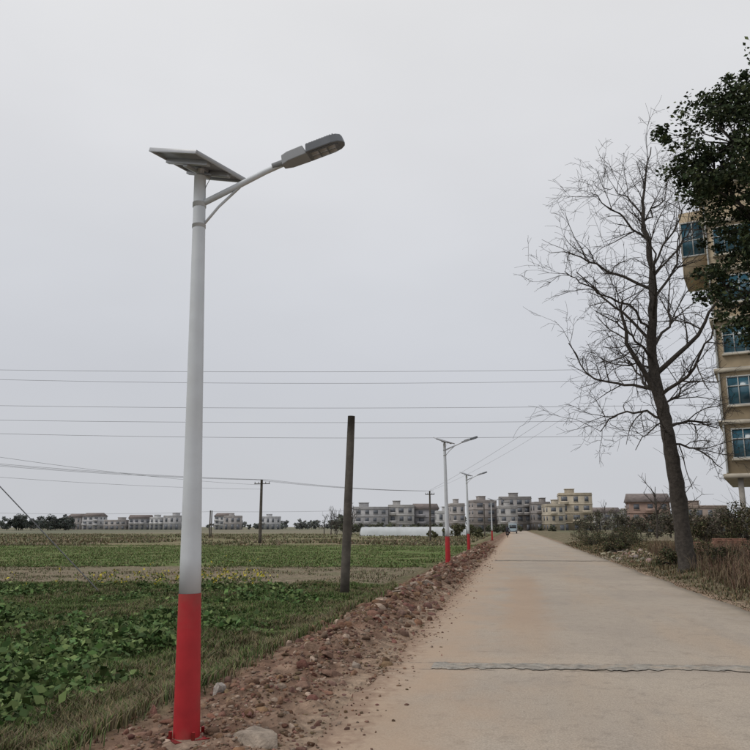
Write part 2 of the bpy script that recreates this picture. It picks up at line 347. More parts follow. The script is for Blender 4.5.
V,F,Cc=leaves(np.array(P),.08*np.ones(len(P)),np.array(Cl),aspect=.6); mesh_np('rape_plants',V,F,M_leaf,col=Cc)
# right verge
L=[]
n=60000; y=6+70*rng.random(n)**1.6; x=4.34+ (1+y*.18)*rng.random(n)**1.1; nn=fbm(x*1.2,y*1.2,101); k=rng.random(n)<(.1+1.2*nn); x,y,nn=x[k],y[k],nn[k]; n=len(x)
L.append(blades(np.stack([x,y,gh(x,y)-.01],1),(.04+.20*nn*ss(4.4,5.2,x))*(.6+.8*rng.random(n)),.004+.0005*y,.9,colmix(n,(.19,.145,.09),.35,(.10,.11,.055),.3)))
n=40000; y=13+28*rng.random(n); x=4.9+8*rng.random(n); nn=fbm(x*.9,y*.9,103); k=(nn>.42)&(x>4.95+.06*np.maximum(y-15,0)); x,y,nn=x[k],y[k],nn[k]; n=len(x)
L.append(blades(np.stack([x,y,gh(x,y)],1),(.25+.95*rng.random(n)**1.5)*(.3+1.3*nn)*.9*(.40+.60*ss(4.9,6.5,x)),.005+.005*rng.random(n),.8,colmix(n,(.16,.105,.075),.4,(.20,.16,.10),.35)))
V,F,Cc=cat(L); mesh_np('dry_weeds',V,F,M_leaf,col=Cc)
# ---------------------------------------------------------------- foliage clump helper
def clumps(centres,rad,per,leaf,base,var=.3,alt=None,p=.2,zs=.8,flat=.2,aspect=.55):
    n=len(centres); C=np.repeat(np.asarray(centres,float),per,0); r=np.repeat(np.asarray(rad,float),per)[:,None]
    d=rng.normal(size=(n*per,3)); d/=np.linalg.norm(d,axis=1)[:,None]; d*=rng.random((n*per,1))**.45; d[:,2]*=zs
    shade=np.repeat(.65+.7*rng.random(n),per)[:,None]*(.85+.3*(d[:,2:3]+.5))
    return leaves(C+d*r,leaf*np.ones(n*per),colmix(n*per,base,var,alt,p)*shade,flat=flat,aspect=aspect)
def shrub(name,X0,Y0,rx,h,base=(.06,.07,.035),nc=26,leaf=.08,per=90,alt=(.15,.11,.07),p=.3):
    z=float(gh(X0,Y0)); cs=[];rs=[]; e=empty(name,(0,0,0)); T=Tubes()
    for i in range(nc):
        a=random.uniform(0,6.28); q=rx*math.sqrt(random.random()); zz=h*random.uniform(.15,1)*(1-.5*(q/rx)**2)
        c=np.array((X0+q*math.cos(a),Y0+q*math.sin(a),z+zz*.85)); cs.append(c); rs.append(rx*random.uniform(.15,.35))
        T.add([(X0+random.gauss(0,.08),Y0+random.gauss(0,.08),z-.05),((X0+c[0])/2,(Y0+c[1])/2,z+zz*.5),c],[.02,.014,.006],4)
        for j in range(5): d=rng.normal(size=3)*.5+np.array([0,0,.8]); T.add([c-d*.05,c+d*h*.22],[.007,.004],3)
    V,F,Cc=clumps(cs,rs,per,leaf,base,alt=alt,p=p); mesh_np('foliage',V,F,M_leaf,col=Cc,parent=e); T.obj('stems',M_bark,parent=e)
for (a,b,r,h) in ((6.0,31,.8,.9),(6.9,29.5,.9,1.0),(6.6,52,1.3,1.5),(7.4,57,1.5,1.8),(5.9,62,1.2,1.4),(9.5,66,1.6,1.6),(5.8,46,.8,1.0),(6.4,72,1.5,1.9)):
    shrub('shrub',a,b,r,h)
for (a,b,r,h) in ((8.2,27,1.0,1.1),(9.6,25,1.0,1.2),(10.8,27.5,1.2,1.4),(12.2,29,1.5,1.7),(9.0,31,1.0,1.2),(7.2,24.4,.7,.8),(11.5,33,1.6,2.0),(13.2,33,1.5,2.2),(6.9,22.0,.7,.8),(8.3,21.5,.8,1.0)):
    shrub('dry_shrub',a,b,r,h,base=(.14,.095,.065),alt=(.075,.08,.045),per=45,leaf=.07,p=.3)
for (a,b,r,h) in ((11.6,41.5,1.5,3.4),(13.4,40.5,1.7,4.0),(15.4,40.5,1.8,4.2),(10.1,43,1.2,2.2)):
    shrub('tall_shrub',a,b,r,h,base=(.075,.075,.04),alt=(.13,.10,.065),per=110,leaf=.12,nc=40)
# ---------------------------------------------------------------- bare tree
def wob(p0,p1,n,w):
    t=np.linspace(0,1,n)[:,None]; p=np.array(p0)*(1-t)+np.array(p1)*t; p[1:-1]+=rng.normal(size=(n-2,3))*w; return p
def catmull(pts,m=4):
    pts=np.array(pts,float); P=np.vstack([2*pts[0]-pts[1],pts,2*pts[-1]-pts[-2]]); out=[]
    for i in range(1,len(P)-2):
        for t in np.linspace(0,1,m,endpoint=False):
            out.append(.5*((2*P[i])+(-P[i-1]+P[i+1])*t+(2*P[i-1]-5*P[i]+4*P[i+1]-P[i+2])*t*t+(-P[i-1]+3*P[i]-3*P[i+1]+P[i+2])*t**3))
    out.append(P[-2]); return np.array(out)
def twigs(T,pl,rads,depth,cnt,ln,up=.35,gap=.25):
    n=len(pl)
    for i in range(cnt):
        s=gap+(1-gap)*random.random(); k=min(int(s*(n-1)),n-2); f=s*(n-1)-k; p=pl[k]*(1-f)+pl[k+1]*f
        tg=pl[k+1]-pl[k]; tg=tg/(np.linalg.norm(tg)+1e-9); d=tg*.75+rng.normal(size=3)*.62+np.array([0,0,up]); d/=np.linalg.norm(d)
        l=ln*random.uniform(.45,1.15); r=max(min(rads[k]*.55,.007+.012*l),.0058)
        m=5; q=[p]; dd=d.copy()
        for j in range(m-1):
            dd=dd+rng.normal(size=3)*.16+np.array([0,0,.05 if random.random()<.5 else -.15]); dd/=np.linalg.norm(dd); q.append(q[-1]+dd*l/(m-1))
        q=np.array(q); rr=np.linspace(r,max(r*.4,.0045),m); T.add(q,rr,4 if r>.01 else 3)
        if depth>0: twigs(T,q,rr,depth-1,random.randint(4,6) if depth>1 else random.randint(2,4),l*.55,up*.6,.2)
def bare_tree():
    F0,R0=26.0,10.5; e=empty('bare_tree'); T=Tubes(); TT=Tubes()
    def P(r,z,f=0): a,b=site(F0+f,R0+r); return (a,b,z)
    tr=[(0.06,.0),(0,.83),(-.1,2.49),(-.28,3.86),(-.42,5.24),(-.58,6.3),(-.62,7.75),(-.50,9.6),(-.55,11.5),(-.62,12.84),(-.38,14.3),(-.10,15.6)]
    tp=catmull([P(r,z,.15*math.sin(z)) for r,z in tr],5); tp[1:,:2]+=rng.normal(size=(len(tp)-1,2))*.02; tz=tp[:,2]
    rr=np.interp(tz,[0,.6,2.5,5,8,11,13,15.6],[.42,.30,.26,.235,.165,.105,.06,.015])*(1+.06*rng.normal(size=len(tz)))
    T.add(tp,rr,12)
    def start(z): i=np.argmin(abs(tz-z)); return tp[i],rr[i]
    limbs=[(5.9,[(-1.6,7.95,-.3),(-1.78,9.4,-.5)],.11),(9.9,[(-2.3,11.0,.4),(-3.4,11.7,.6)],.06),(11.9,[(-1.7,12.7,-.4),(-2.7,13.4,-.7)],.045),
     (8.0,[(-1.68,9.6,.6),(-2.85,11.0,1.0)],.06),(6.8,[(.7,8.1,-.5),(1.4,9.6,-.9)],.10),(5.1,[(.64,5.2,.3),(1.5,5.0,.4)],.06),
     (9.5,[(.6,11.1,.5),(1.1,12.6,.8)],.055),(6.4,[(-1.5,6.6,.5),(-2.55,6.9,.9),(-3.3,8.2,1.2)],.06),(7.4,[(-1.6,8.1,-.7),(-2.95,8.9,-1.2)],.05),
     (12.8,[(-1.35,13.9,.2),(-2.0,14.1,.3)],.03),(12.6,[(.1,13.3,.2),(.5,14.3,.3)],.035),(5.3,[(-1.6,5.6,.4),(-2.5,5.0,.6)],.05),
     (4.3,[(.4,4.2,-.4),(1.2,3.5,-.7)],.045),(7.9,[(.5,9.3,1.2),(.9,10.8,1.9)],.06),(8.8,[(-.9,10,-1.4),(-1.2,11.4,-2.1)],.06),(6.0,[(.2,6.9,-1.4),(.5,8.1,-2.3)],.07),
     (6.2,[(-.6,7.0,1.6),(-.7,8.0,2.5)],.06),(10.8,[(.1,12.0,-1.0),(.4,13.0,-1.6)],.04),(4.8,[(-1.0,5.0,-.9),(-1.9,4.2,-1.3)],.04),(10.4,[(.7,11.8,-.2),(1.6,12.4,-.2)],.04),
     (5.5,[(.5,6.3,.9),(1.3,7.0,1.2)],.05),(7.2,[(-1.2,7.4,.9),(-2.3,7.6,1.2)],.045),(8.6,[(-1.5,9.3,-.3),(-2.9,9.9,-.5),(-3.7,10.5,-.5)],.05)]
    for z0,pp,r in limbs:
        p0,_=start(z0); pl=catmull([p0]+[P(a,z,f) for a,z,f in pp],4); pl[2:]+=rng.normal(size=pl[2:].shape)*.06
        rd=np.linspace(r,r*.3,len(pl)); T.add(pl,rd,7)
        twigs(TT,pl,rd,2,10,1.7,gap=.2)
    twigs(TT,tp[18:],rr[18:],2,22,1.5)
    T.obj('trunk',M_bark,parent=e); TT.obj('twigs',M_bark,parent=e)
bare_tree()
def small_bare(f,r,h):
    a,b=site(f,r); z=float(gh(a,b)); e=empty('young_bare_tree'); T=Tubes(); pl=wob((a,b,z-.1),(a+.2,b,z+h),7,.07); rd=np.linspace(.14,.03,7); T.add(pl,rd,5)
    for i in range(10):
        k=random.randint(2,5); d=rng.normal(size=3)*.5+np.array([0,0,.7]); q=wob(pl[k],pl[k]+d*h*.35,4,.05); rq=np.linspace(.06,.025,4); T.add(q,rq,4)
        for j in range(6): s=q[random.randint(1,3)]; T.add([s,s+(rng.normal(size=3)*.45+np.array([0,0,.5]))*h*.14],[.03,.015],3)
    T.obj('trunk_and_branches',M_bark,parent=e)
for f,r,h in ((190,-12.6,4.6),(185,-10.6,5.6),(200,-10.4,5.2),(180,-9,4.2),(170,-5.2,5.0),(175,-6.3,4.6),(210,63,7),(220,79,8),(90,33,6),(95,38,7)): small_bare(f,r,h)
# ---------------------------------------------------------------- leafy tree on right
def leafy_tree():
    cx,cy,cz=7.55,19.66,9.7; e=empty('evergreen_tree'); T=Tubes()
    g=float(gh(cx,cy)); tp=catmull([(cx+1.6,cy+.2,g-.1),(cx+1.4,cy,2.5),(cx+.8,cy,5.5),(cx+.2,cy,8.5),(cx,cy,11.5)],4); T.add(tp,np.linspace(.3,.08,len(tp)),10)
    cs=[];rs=[]
    lobes=[(-1.6,-.4,1.6,1.8),(-1.1,.3,-.4,1.3),(-.3,-1.1,2.6,1.7),(.3,.2,3.0,1.8),(.9,-.8,.6,2.2),(-1.2,.5,-2.3,1.4),(.6,.2,-2.6,1.7),(1.6,.6,1.8,1.8),(-.3,-1.3,-.6,1.8),(-2.1,-.2,1.0,1.3),(-.8,.3,3.2,1.1),(0,1.3,0,2.0),(-2.6,-.2,.9,.8),(-.3,-.4,-3.0,1.3),(-1.1,.2,-3.1,.9),(-1.9,.6,-1.9,.8),(-1.5,0,2.9,.8)]
    for (lx,ly,lz,lr) in lobes:
        c0=np.array([cx+lx,cy+ly,cz+lz]); T.add(catmull([tp[8]*.5+tp[10]*.5,(tp[10]+c0)/2+rng.normal(size=3)*.2,c0],3),np.linspace(.09,.02,7),5)
        for i in range(int(19*lr*lr)):
            d=rng.normal(size=3); d/=np.linalg.norm(d); q=c0+d*lr*random.uniform(.35,1.12)*np.array([1,1,.85]); cs.append(q); rs.append(random.uniform(.16,.48))
            if random.random()<.3: T.add([c0,(c0+q)/2+rng.normal(size=3)*.1,q],[.03,.018,.006],3)
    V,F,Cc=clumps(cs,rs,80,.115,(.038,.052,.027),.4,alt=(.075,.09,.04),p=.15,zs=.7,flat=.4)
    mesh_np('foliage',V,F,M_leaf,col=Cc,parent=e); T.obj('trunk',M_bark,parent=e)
leafy_tree()
# ---------------------------------------------------------------- solar street lamps
def street_lamp(X0,Y0,lean=(0,0),rz=0):
    z0=float(gh(X0,Y0)); e=empty('street_lamp',(X0,Y0,z0-.02),rz); H=4.66
    lx,ly=lean
    def ax(z): return (lx*z/H,ly*z/H,z)
    RZ_=[0,.5*H,H]; RR_=[.101,.070,.051]
    T=Tubes(); zs=np.linspace(1.09,H,14); T.add([ax(z) for z in zs],np.interp(zs,RZ_,RR_),28,cap=True); T.obj('pole_shaft',M_pole,parent=e)
    T=Tubes(); zs=np.linspace(0.02,1.092,6); T.add([ax(z) for z in zs],np.interp(zs,RZ_,RR_)+.0015,28); 
    T.add([(0,0,-.02),(0,0,.035)],[.2,.2],4,cap=True)
    for a in range(4):
        an=a*math.pi/2+math.pi/4; T.add([(0.13*math.cos(an),.13*math.sin(an),.03),(.13*math.cos(an),.13*math.sin(an),.09)],.014,6,cap=True)
    T.obj('red_base',M_red,parent=e)
    B=Boxes(); B.add(-.035,.035,.090,.104,.42,.66); B.obj('access_door',M_red,parent=e,bevel=.004)
    T=Tubes(); t=np.array(ax(H-.25)); 
    T.add([t+(0.0,0,-.02),t+(.30,0,.11),t+(.60,0,.245),t+(.80,0,.32)],[.027,.026,.025,.024],12,cap=True)
    T.add([np.array(ax(H-.47))+(.03,0,0),t+(.18,0,-.05),t+(.37,0,.12)],[.012]*3,8,cap=True)
    T.add([ax(H-.29),ax(H-.25)],.059,20,cap=True); T.add([ax(H-.485),ax(H-.455)],.059,20,cap=True)
    T.obj('arm',M_pole,parent=e)
    hd=empty('lamp_head'); hd.parent=e; hd.location=t+np.array((.77,0,.315)); hd.rotation_euler=(math.radians(8),math.radians(-17),0); hd.scale=(.90,1.12,1.0)
    def prism(outline,z0,z1,m,name,shr=.85,bev=.008):
        n=len(outline); o=np.array(outline); c=o.mean(0); V=[(x,y,z0) for x,y in o]+[(c[0]+(x-c[0])*shr,c[1]+(y-c[1])*shr,z1) for x,y in o]
        me=bpy.data.meshes.new(name); me.from_pydata(V,[],[list(range(n))[::-1],list(range(n,2*n))]+[[i,(i+1)%n,n+(i+1)%n,n+i] for i in range(n)]); me.materials.append(m)
        ob=bpy.data.objects.new(name,me); COL.objects.link(ob); ob.parent=hd
        if bev: b=ob.modifiers.new('b','BEVEL'); b.width=bev; b.segments=2
        return ob
    prism([(-.02,-.05),(.06,-.085),(.25,-.095),(.25,.095),(.06,.085),(-.02,.05)],-.035,.055,M_white,'driver_box')
    nose=[(.24,-.105),(.50,-.105),(.57,-.085),(.61,-.045),(.62,0),(.61,.045),(.57,.085),(.50,.105),(.24,.105)]
    prism(nose,-.03,.048,M_lamph,'led_housing',.92)
    prism([(.27,-.085),(.50,-.085),(.56,-.05),(.56,.05),(.50,.085),(.27,.085)],-.036,-.028,M_lamph,'lens_frame',.98,.002)
    B=Boxes()
    for i in range(3): 
        for j in range(2): B.add(.285+i*.085,.355+i*.085,-.07+j*.075,-.005+j*.075,-.040,-.035)
    o=B.obj('led_modules',M_lens,bevel=.002); o.parent=hd
    B=Boxes()
    for i in range(11): B.add(.27+i*.026,.28+i*.026,-.085,.085,.04,.053)
    o=B.obj('cooling_fins',M_lamph); o.parent=hd
    T=Tubes(); T.add([(-.12,0,.0),(0,0,.0)],.031,12,cap=True); o=T.obj('spigot',M_white); o.parent=hd
    az=math.radians(115); a=Vector((math.sin(az)*math.cos(math.radians(19)),math.cos(az)*math.cos(math.radians(19)),-math.sin(math.radians(19))))
    b=Vector((math.sin(math.radians(25)),math.cos(math.radians(25)),-.04)); nrm=a.cross(b); 
    if nrm.z<0: nrm=-nrm
    b=nrm.cross(a).normalized(); nrm.normalize()
    pn=empty('solar_panel'); pn.parent=e; M=Matrix((a,b,nrm)).transposed().to_4x4(); top=ax(H); M.translation=Vector(top)+Vector((-.015,0,.115)); pn.matrix_local=M
    hx,hy=.33,.31
    B=Boxes(); B.add(-hx+.02,hx-.02,-hy+.02,hy-.02,-.004,.006); o=B.obj('backsheet',M_pvback); o.parent=pn
    B=Boxes(); B.add(-hx+.02,hx-.02,-hy+.02,hy-.02,.008,.012); o=B.obj('cells',M_pv); o.parent=pn
    B=Boxes(); B.add(-hx,hx,-hy,-hy+.02,-.022,.014); B.add(-hx,hx,hy-.02,hy,-.022,.014); B.add(-hx,-hx+.02,-hy+.02,hy-.02,-.022,.014); B.add(hx-.02,hx,-hy+.02,hy-.02,-.022,.014)
    B.add(-.29,.29,-.14,-.10,-.05,-.005); B.add(-.29,.29,.10,.14,-.05,-.005); B.add(-.03,.03,-.14,.14,-.075,-.05); B.add(-.08,.04,.0,.09,-.03,-.003)
    o=B.obj('frame',M_alu,bevel=.003); o.parent=pn
    T=Tubes(); T.add([ax(H-.03),(top[0],top[1],H+.07)],.033,12,cap=True)
    T.add([(top[0],top[1],H+.03),(top[0]+.12,top[1]-.02,H-.0),(top[0]+.05,top[1],H-.12)],.005,5)
    T.obj('panel_bracket',M_alu,parent=e)
    return e
street_lamp(-2.53,5.83,lean=(-.115,0.0))
street_lamp(-2.55,29.5,lean=(-.06,0))
street_lamp(-2.85,48.0,lean=(-.05,0))
street_lamp(-2.7,92.0)
V,F,Cc=rocks(np.array([[-2.53,5.83,float(gh(-2.53,5.83))-.02]]),np.array([.34]),np.array([(.26,.19,.145)]),B=I2,jit=.06,flat=.16); mesh_np('concrete_footing',V,F,M_rock,col=Cc)
# ---------------------------------------------------------------- utility poles & wires
def upole(X0,Y0,h,r0,r1,lean=(0,0),arm=0,name='utility_pole',m=None,armz=.5):
    z=float(gh(X0,Y0)); e=empty(name,(X0,Y0,z)); T=Tubes(); t=np.linspace(0,1,8); T.add([(lean[0]*s,lean[1]*s,-.1+(h+.1)*s) for s in t],r0+(r1-r0)*t,14,cap=True); T.obj('shaft',m or M_conc,parent=e)
    if arm:
        B=Boxes(); B.add(-arm,arm,r1,r1+.07,h-armz,h-armz+.09); o=B.obj('crossarm',M_conc,parent=e); T=Tubes()
        for s in (-1,-.5,.5,1): T.add([(s*arm*.92,r1+.035,h-armz+.08),(s*arm*.92,r1+.035,h-armz+.28)],[.05,.03],8,cap=True)
        T.obj('insulators',M_white,parent=e)
    return e
upole(-4.8,21.5,5.1,.135,.105,lean=(.17,0))
tx,ty=site(89,-13.3); upole(tx,ty,7.3,.2,.14,arm=.95)
px_,py_=site(100,7.2); upole(px_,py_,6.5,.14,.1,arm=.6)
a,b=site(150,-32); upole(a,b,5,.12,.1)
a,b=site(130,-28); upole(a,b,4.6,.12,.1)
a,b=site(140,20); upole(a,b,6,.12,.09)
lp=site(22,-14.3); upole(*lp,6.6,.15,.1)
wl=site(36,-26); upole(*wl,9.6,.18,.11,arm=1.0); wr=site(34,27); upole(*wr,9.6,.18,.11,arm=1.0)
l2=site(56,-38); upole(*l2,7.4,.17,.11,arm=.9)
W=Tubes()
def wire(a,b,sag,r=.007,n=24):
    t=np.linspace(0,1,n)[:,None]; p=np.array(a)*(1-t)+np.array(b)*t; p[:,2]-=4*sag*(t*(1-t))[:,0]; W.add(p,r,4)
def S(f,r,z): a,b=site(f,r); return (a,b,z)
for z,df,sg in ((9.25,0,.35),(8.95,.5,.52),(7.5,0,.35),(6.78,0,.32),(6.27,.5,.48)): wire(S(36+df,-26,z),S(34+df,27,z-.15),sg,r=.0075)
for o in (-.85,0,.85): wire(S(56,-38,7.0+o*.12),(tx+o,ty,7.0),.35,r=.012); wire((tx+o,ty,7.0),(px_+o*.6,py_,6.2),.3,r=.013)
wire(S(56,-38,6.0),(tx,ty,5.9),.35,r=.011); wire(S(40,-33,7.3),(tx,ty,6.4),.6,r=.011)
wire((px_,py_,6.3),S(41.2,18.5,13.6),.5,r=.011); wire((px_,py_,6.2),S(41.2,18.5,12.9),.9,r=.008)
wire(S(22.1,-7.66,-.35),S(22,-14.3,6.0),0,r=.016)
wire(S(150,-32,4.5),S(140,20,5.6),.5,r=.02); wire(S(150,-90,4.8),S(150,-32,4.5),.6,r=.02)
W.obj('overhead_wires',M_wire)
# ---------------------------------------------------------------- roadside apartment building
def apartment():
    cx,cy=site(41,19.05); e=empty('apartment_building',(cx,cy,0),math.radians(-17))
    wall=mat('tan_render',(.40,.325,.225),rough=.9,noise=.16,scale=1.5,dirt=((.28,.24,.18),.6)); trim=mat('pale_trim',(.44,.40,.33),noise=.15,scale=2,dirt=((.28,.25,.21),.5)); cc=mat('bare_ground_floor',(.30,.28,.25),noise=.2)
    W_=14;D=11; B=Boxes(); B.add(0,W_,0,D,4.3,21.0); B.add(2,W_-3,2,7,21,23.4)
    B.add(-1.35,0,.6,3.6,15.9,19.9)
    B.obj('walls',wall,parent=e)
    G=Boxes(); G.add(1.2,W_-.6,1.2,D-.5,-.2,4.27); 
    for x in (.65,4.7,9.1,13.4): G.add(x-.14,x+.14,.2,.5,-.2,4.28)
    G.obj('ground_floor',cc,parent=e)
    Tm=Boxes(); gl=Boxes(); fr=Boxes()
    for k in range(6):
        z=4.3+k*2.9
        Tm.add(-.16,W_+.16,-.16,D+.16,z-.12,z+.10)
        for i in range(5):
            x=.45+i*2.75; ww=2.15; zb=z+.95; zt=z+2.5
            if zt>21: continue
            gl.add(x,x+ww,-.02,.05,zb,zt)
            for xx in (x-.04,x+ww/4-.02,x+ww/2-.02,x+3*ww/4-.02,x+ww-.02): fr.add(xx,xx+.05,-.06,.03,zb,zt)
            fr.add(x-.04,x+ww+.04,-.065,.03,zb-.04,zb+.03); fr.add(x-.04,x+ww+.04,-.065,.03,zt-.03,zt+.04); fr.add(x,x+ww,-.055,.03,zb+1.0,zb+1.05)
            Tm.add(x-.12,x+ww+.12,-.2,-.002,zb-.16,zb-.05)
    gl.add(-1.28,-.1,.575,.62,17.2,19.2); gl.add(-1.375,-1.33,.8,3.4,17.2,19.2)
    for xx in (-1.32,-.72,-.12): fr.add(xx,xx+.06,.54,.61,17.2,19.2)
    fr.add(-1.32,-.06,.53,.61,17.12,17.2); fr.add(-1.32,-.06,.53,.61,19.2,19.28); fr.add(-1.32,-.06,.545,.61,18.1,18.16)
    Tm.add(-.3,W_+.3,-.3,D+.3,20.95,21.25)
    Tm.obj('floor_bands',trim,parent=e); gl.obj('window_glass',M_teal,parent=e); fr.obj('window_frames',M_frame,parent=e)
    T=Tubes(); T.add([(.06,-.08,4.45),(.06,-.08,20.8)],.05,8); T.obj('drainpipe',M_frame,parent=e)
apartment()
# ---------------------------------------------------------------- village houses
M_glass2=mat('haze_paled_window',(.13,.14,.16),rough=.3,noise=.2,scale=.4)  # distance haze painted into the glass colour as a paler grey
def house(name,f,r,w,d,h,col,rz=0,fl=None,roof='flat'):
    x,y=site(f,r); e=empty(name,(x,y,-.3),math.radians(10.34+rz)); fl=fl or max(1,round(h/3.2)); fh=h/fl
    wm=mat(name+'_wall',col,rough=.9,noise=.16,scale=.5,dirt=(tuple(c*.7 for c in col),.6)); tm=mat(name+'_trim',tuple(min(c*1.2,.6) for c in col),noise=.1,scale=.5)
    B=Boxes(); B.add(-w/2,w/2,0,d,0,h)
    T=Boxes(); G=Boxes()
    nb=max(2,round(w/3.6)); bw=w/nb
    for k in range(fl):
        T.add(-w/2-.15,w/2+.15,-.15,d+.15,(k+1)*fh-.15,(k+1)*fh+.1)
        for i in range(nb):
            x0=-w/2+bw*(i+.5)+random.uniform(-.2,.2); ww=bw*random.uniform(.35,.62)
            G.add(x0-ww/2,x0+ww/2,-.03,.05,k*fh+(.9 if k else .1),k*fh+fh*.82)
            if k: T.add(x0-ww/2-.1,x0+ww/2+.1,-.12,-.031,k*fh+.75,k*fh+.89)
            if k and random.random()<.35:
                T.add(x0-bw*.4,x0+bw*.4,-1.1,-.16,k*fh+.02,k*fh+.18); T.add(x0-bw*.4,x0+bw*.4,-1.1,-1.0,k*fh+.18,k*fh+1.05)
        for j in range(2): 
            for sx in (-1,1): G.add(min(sx*w/2,sx*(w/2+.03)),max(sx*w/2,sx*(w/2+.03)),d*(.2+.4*j),d*(.35+.4*j),k*fh+1,k*fh+fh*.8)
    if roof=='flat':
        q=random.uniform(-.3,.2)
        B.add(w*(q-.14),w*(q+.14),d*.3,d*.7,h,h+2.2)
        T.add(w*(q-.14)-.2,w*(q+.14)+.2,d*.3-.2,d*.7+.2,h+2.2,h+2.4)
        for (a,b,c2,d2) in ((-w/2,w/2,0,.2),(-w/2,w/2,d-.2,d),(-w/2,-w/2+.2,.2,d-.2),(w/2-.2,w/2,.2,d-.2)): B.add(a,b,c2,d2,h+.1,h+.75)
    else:
        R=Boxes(); R.raw([(-w/2-.5,-.5,h+.1),(w/2+.5,-.5,h+.1),(w/2+.5,d+.5,h+.1),(-w/2-.5,d+.5,h+.1),(-w/2-.3,d/2-.1,h+2.4),(w/2+.3,d/2-.1,h+2.4),(w/2+.3,d/2+.1,h+2.4),(-w/2-.3,d/2+.1,h+2.4)])
        R.obj('roof',mat(name+'_roof',(.19,.16,.15),noise=.2,scale=1),parent=e)
    B.obj('walls',wm,parent=e); T.obj('trim',tm,parent=e); G.obj('windows',M_glass2,parent=e)
gy=(.36,.355,.36)
house('grey_house',290,-1.5,13,10,8.6,gy,rz=4)
house('grey_house',292,10,10,10,9.4,(.40,.39,.38),rz=-3)
house('grey_house',296,20,9,10,8.4,(.33,.32,.33),rz=3,roof='gable')
house('white_house',285,26,6,9,7,(.46,.46,.46))
house('grey_house',280,30.5,5,9,9.6,(.37,.345,.33),rz=5)
house('brick_house',300,43.5,9,10,11.5,(.31,.28,.265),rz=10)
house('grey_house',290,50.5,7,10,9.0,(.38,.37,.36),rz=-5)
house('grey_house',310,57,13,11,13.2,(.30,.285,.275),rz=-8)
house('grey_house',300,66,6,9,10.8,(.28,.26,.25),rz=4)
house('tan_house',285,75,12,10,13.6,(.44,.385,.30),rz=-10)
house('tan_house',275,65.5,6,8,9.2,(.43,.385,.31),rz=6)
house('white_house',320,97,12,9,7.5,(.42,.41,.40),roof='gable')
house('grey_house',330,110,12,9,8.5,(.34,.33,.32))
house('red_brick_house',200,72,10,9,8.2,(.28,.195,.16),rz=-12,roof='gable')
house('grey_house',240,84,9,9,7,(.34,.32,.3),rz=-4)
house('brick_house',250,108,14,9,8,(.28,.225,.19),rz=-6)
xx=-205
while xx<-60:
    w=random.uniform(8,15); hh=random.choice((5.5,6,7,8,8.5)); c=random.choice(((.46,.46,.47),(.40,.395,.40),(.38,.36,.35),(.48,.48,.48)))
    house('farmhouse',500+random.uniform(-30,30),xx+w/2,w,10,hh,c,rz=random.uniform(-15,15),roof=random.choice(('flat','gable','flat'))); xx+=w+random.choice((1,2,3,6,14))
def stand(name,pts,leaf,base,per=70):
    cs=[];rs=[]; T=Tubes(); e=empty(name)
    for (f,r,h) in pts:
        x,y=site(f,r); T.add([(x,y,-.4),(x,y,h*.6)],[h*.03,h*.012],4)
        for i in range(9): cs.append((x+random.gauss(0,h*.22),y+random.gauss(0,h*.22),h*random.uniform(.25,.95)-.3)); rs.append(h*random.uniform(.12,.25))
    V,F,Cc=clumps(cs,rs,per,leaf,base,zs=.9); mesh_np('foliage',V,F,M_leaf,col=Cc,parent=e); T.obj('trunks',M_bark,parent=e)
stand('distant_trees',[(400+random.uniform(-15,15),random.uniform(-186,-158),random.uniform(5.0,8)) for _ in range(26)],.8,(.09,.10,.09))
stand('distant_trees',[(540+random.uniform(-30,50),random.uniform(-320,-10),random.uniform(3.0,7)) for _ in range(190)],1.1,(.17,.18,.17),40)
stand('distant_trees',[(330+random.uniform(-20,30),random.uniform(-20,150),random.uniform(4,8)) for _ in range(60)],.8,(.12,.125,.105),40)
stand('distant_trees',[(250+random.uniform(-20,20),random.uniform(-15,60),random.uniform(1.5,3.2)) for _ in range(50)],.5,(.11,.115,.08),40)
stand('roadside_trees',[(185+random.uniform(-25,25),random.uniform(52,118),random.uniform(3,6.5)) for _ in range(46)],.45,(.10,.095,.07),60)
stand('roadside_trees',[(90+random.uniform(-12,25),random.uniform(33,60),random.uniform(2.0,4.5)) for _ in range(26)],.28,(.085,.075,.055),70)
stand('hedge',[(150+random.uniform(-30,50),14+random.uniform(-6,5),random.uniform(1,2.4)) for _ in range(16)],.3,(.09,.09,.05),60)
gm=mat('polythene',(.46,.48,.49),rough=.4,noise=.12,scale=.5)
def tunnel(X0,Y0,L,w,h):
    e=empty('greenhouse',(X0,Y0,-.3)); n=9; th=np.linspace(0,math.pi,n); xs_=np.linspace(-L/2,L/2,24); V=[];
    for i,a in enumerate(xs_):
        s=1+.04*(i%2); V+= [(a,-math.cos(t)*w/2*s,math.sin(t)**.8*h*s) for t in th]
    F=[[i*n+j,i*n+j+1,(i+1)*n+j+1,(i+1)*n+j] for i in range(23) for j in range(n-1)]; mesh_np('cover',V,F,gm,parent=e,smooth=True)
    T=Tubes()
    for a in xs_[[0,-1]]: T.add([(a,-math.cos(t)*w/2,math.sin(t)**.8*h) for t in th],.06,5); T.add([(a,0,0),(a,0,h)],.05,4)
    T.obj('hoops',M_alu,parent=e)
for i,yy in enumerate((158,164,170)): tunnel(-23+i*2.0,yy,17,5,1.8)
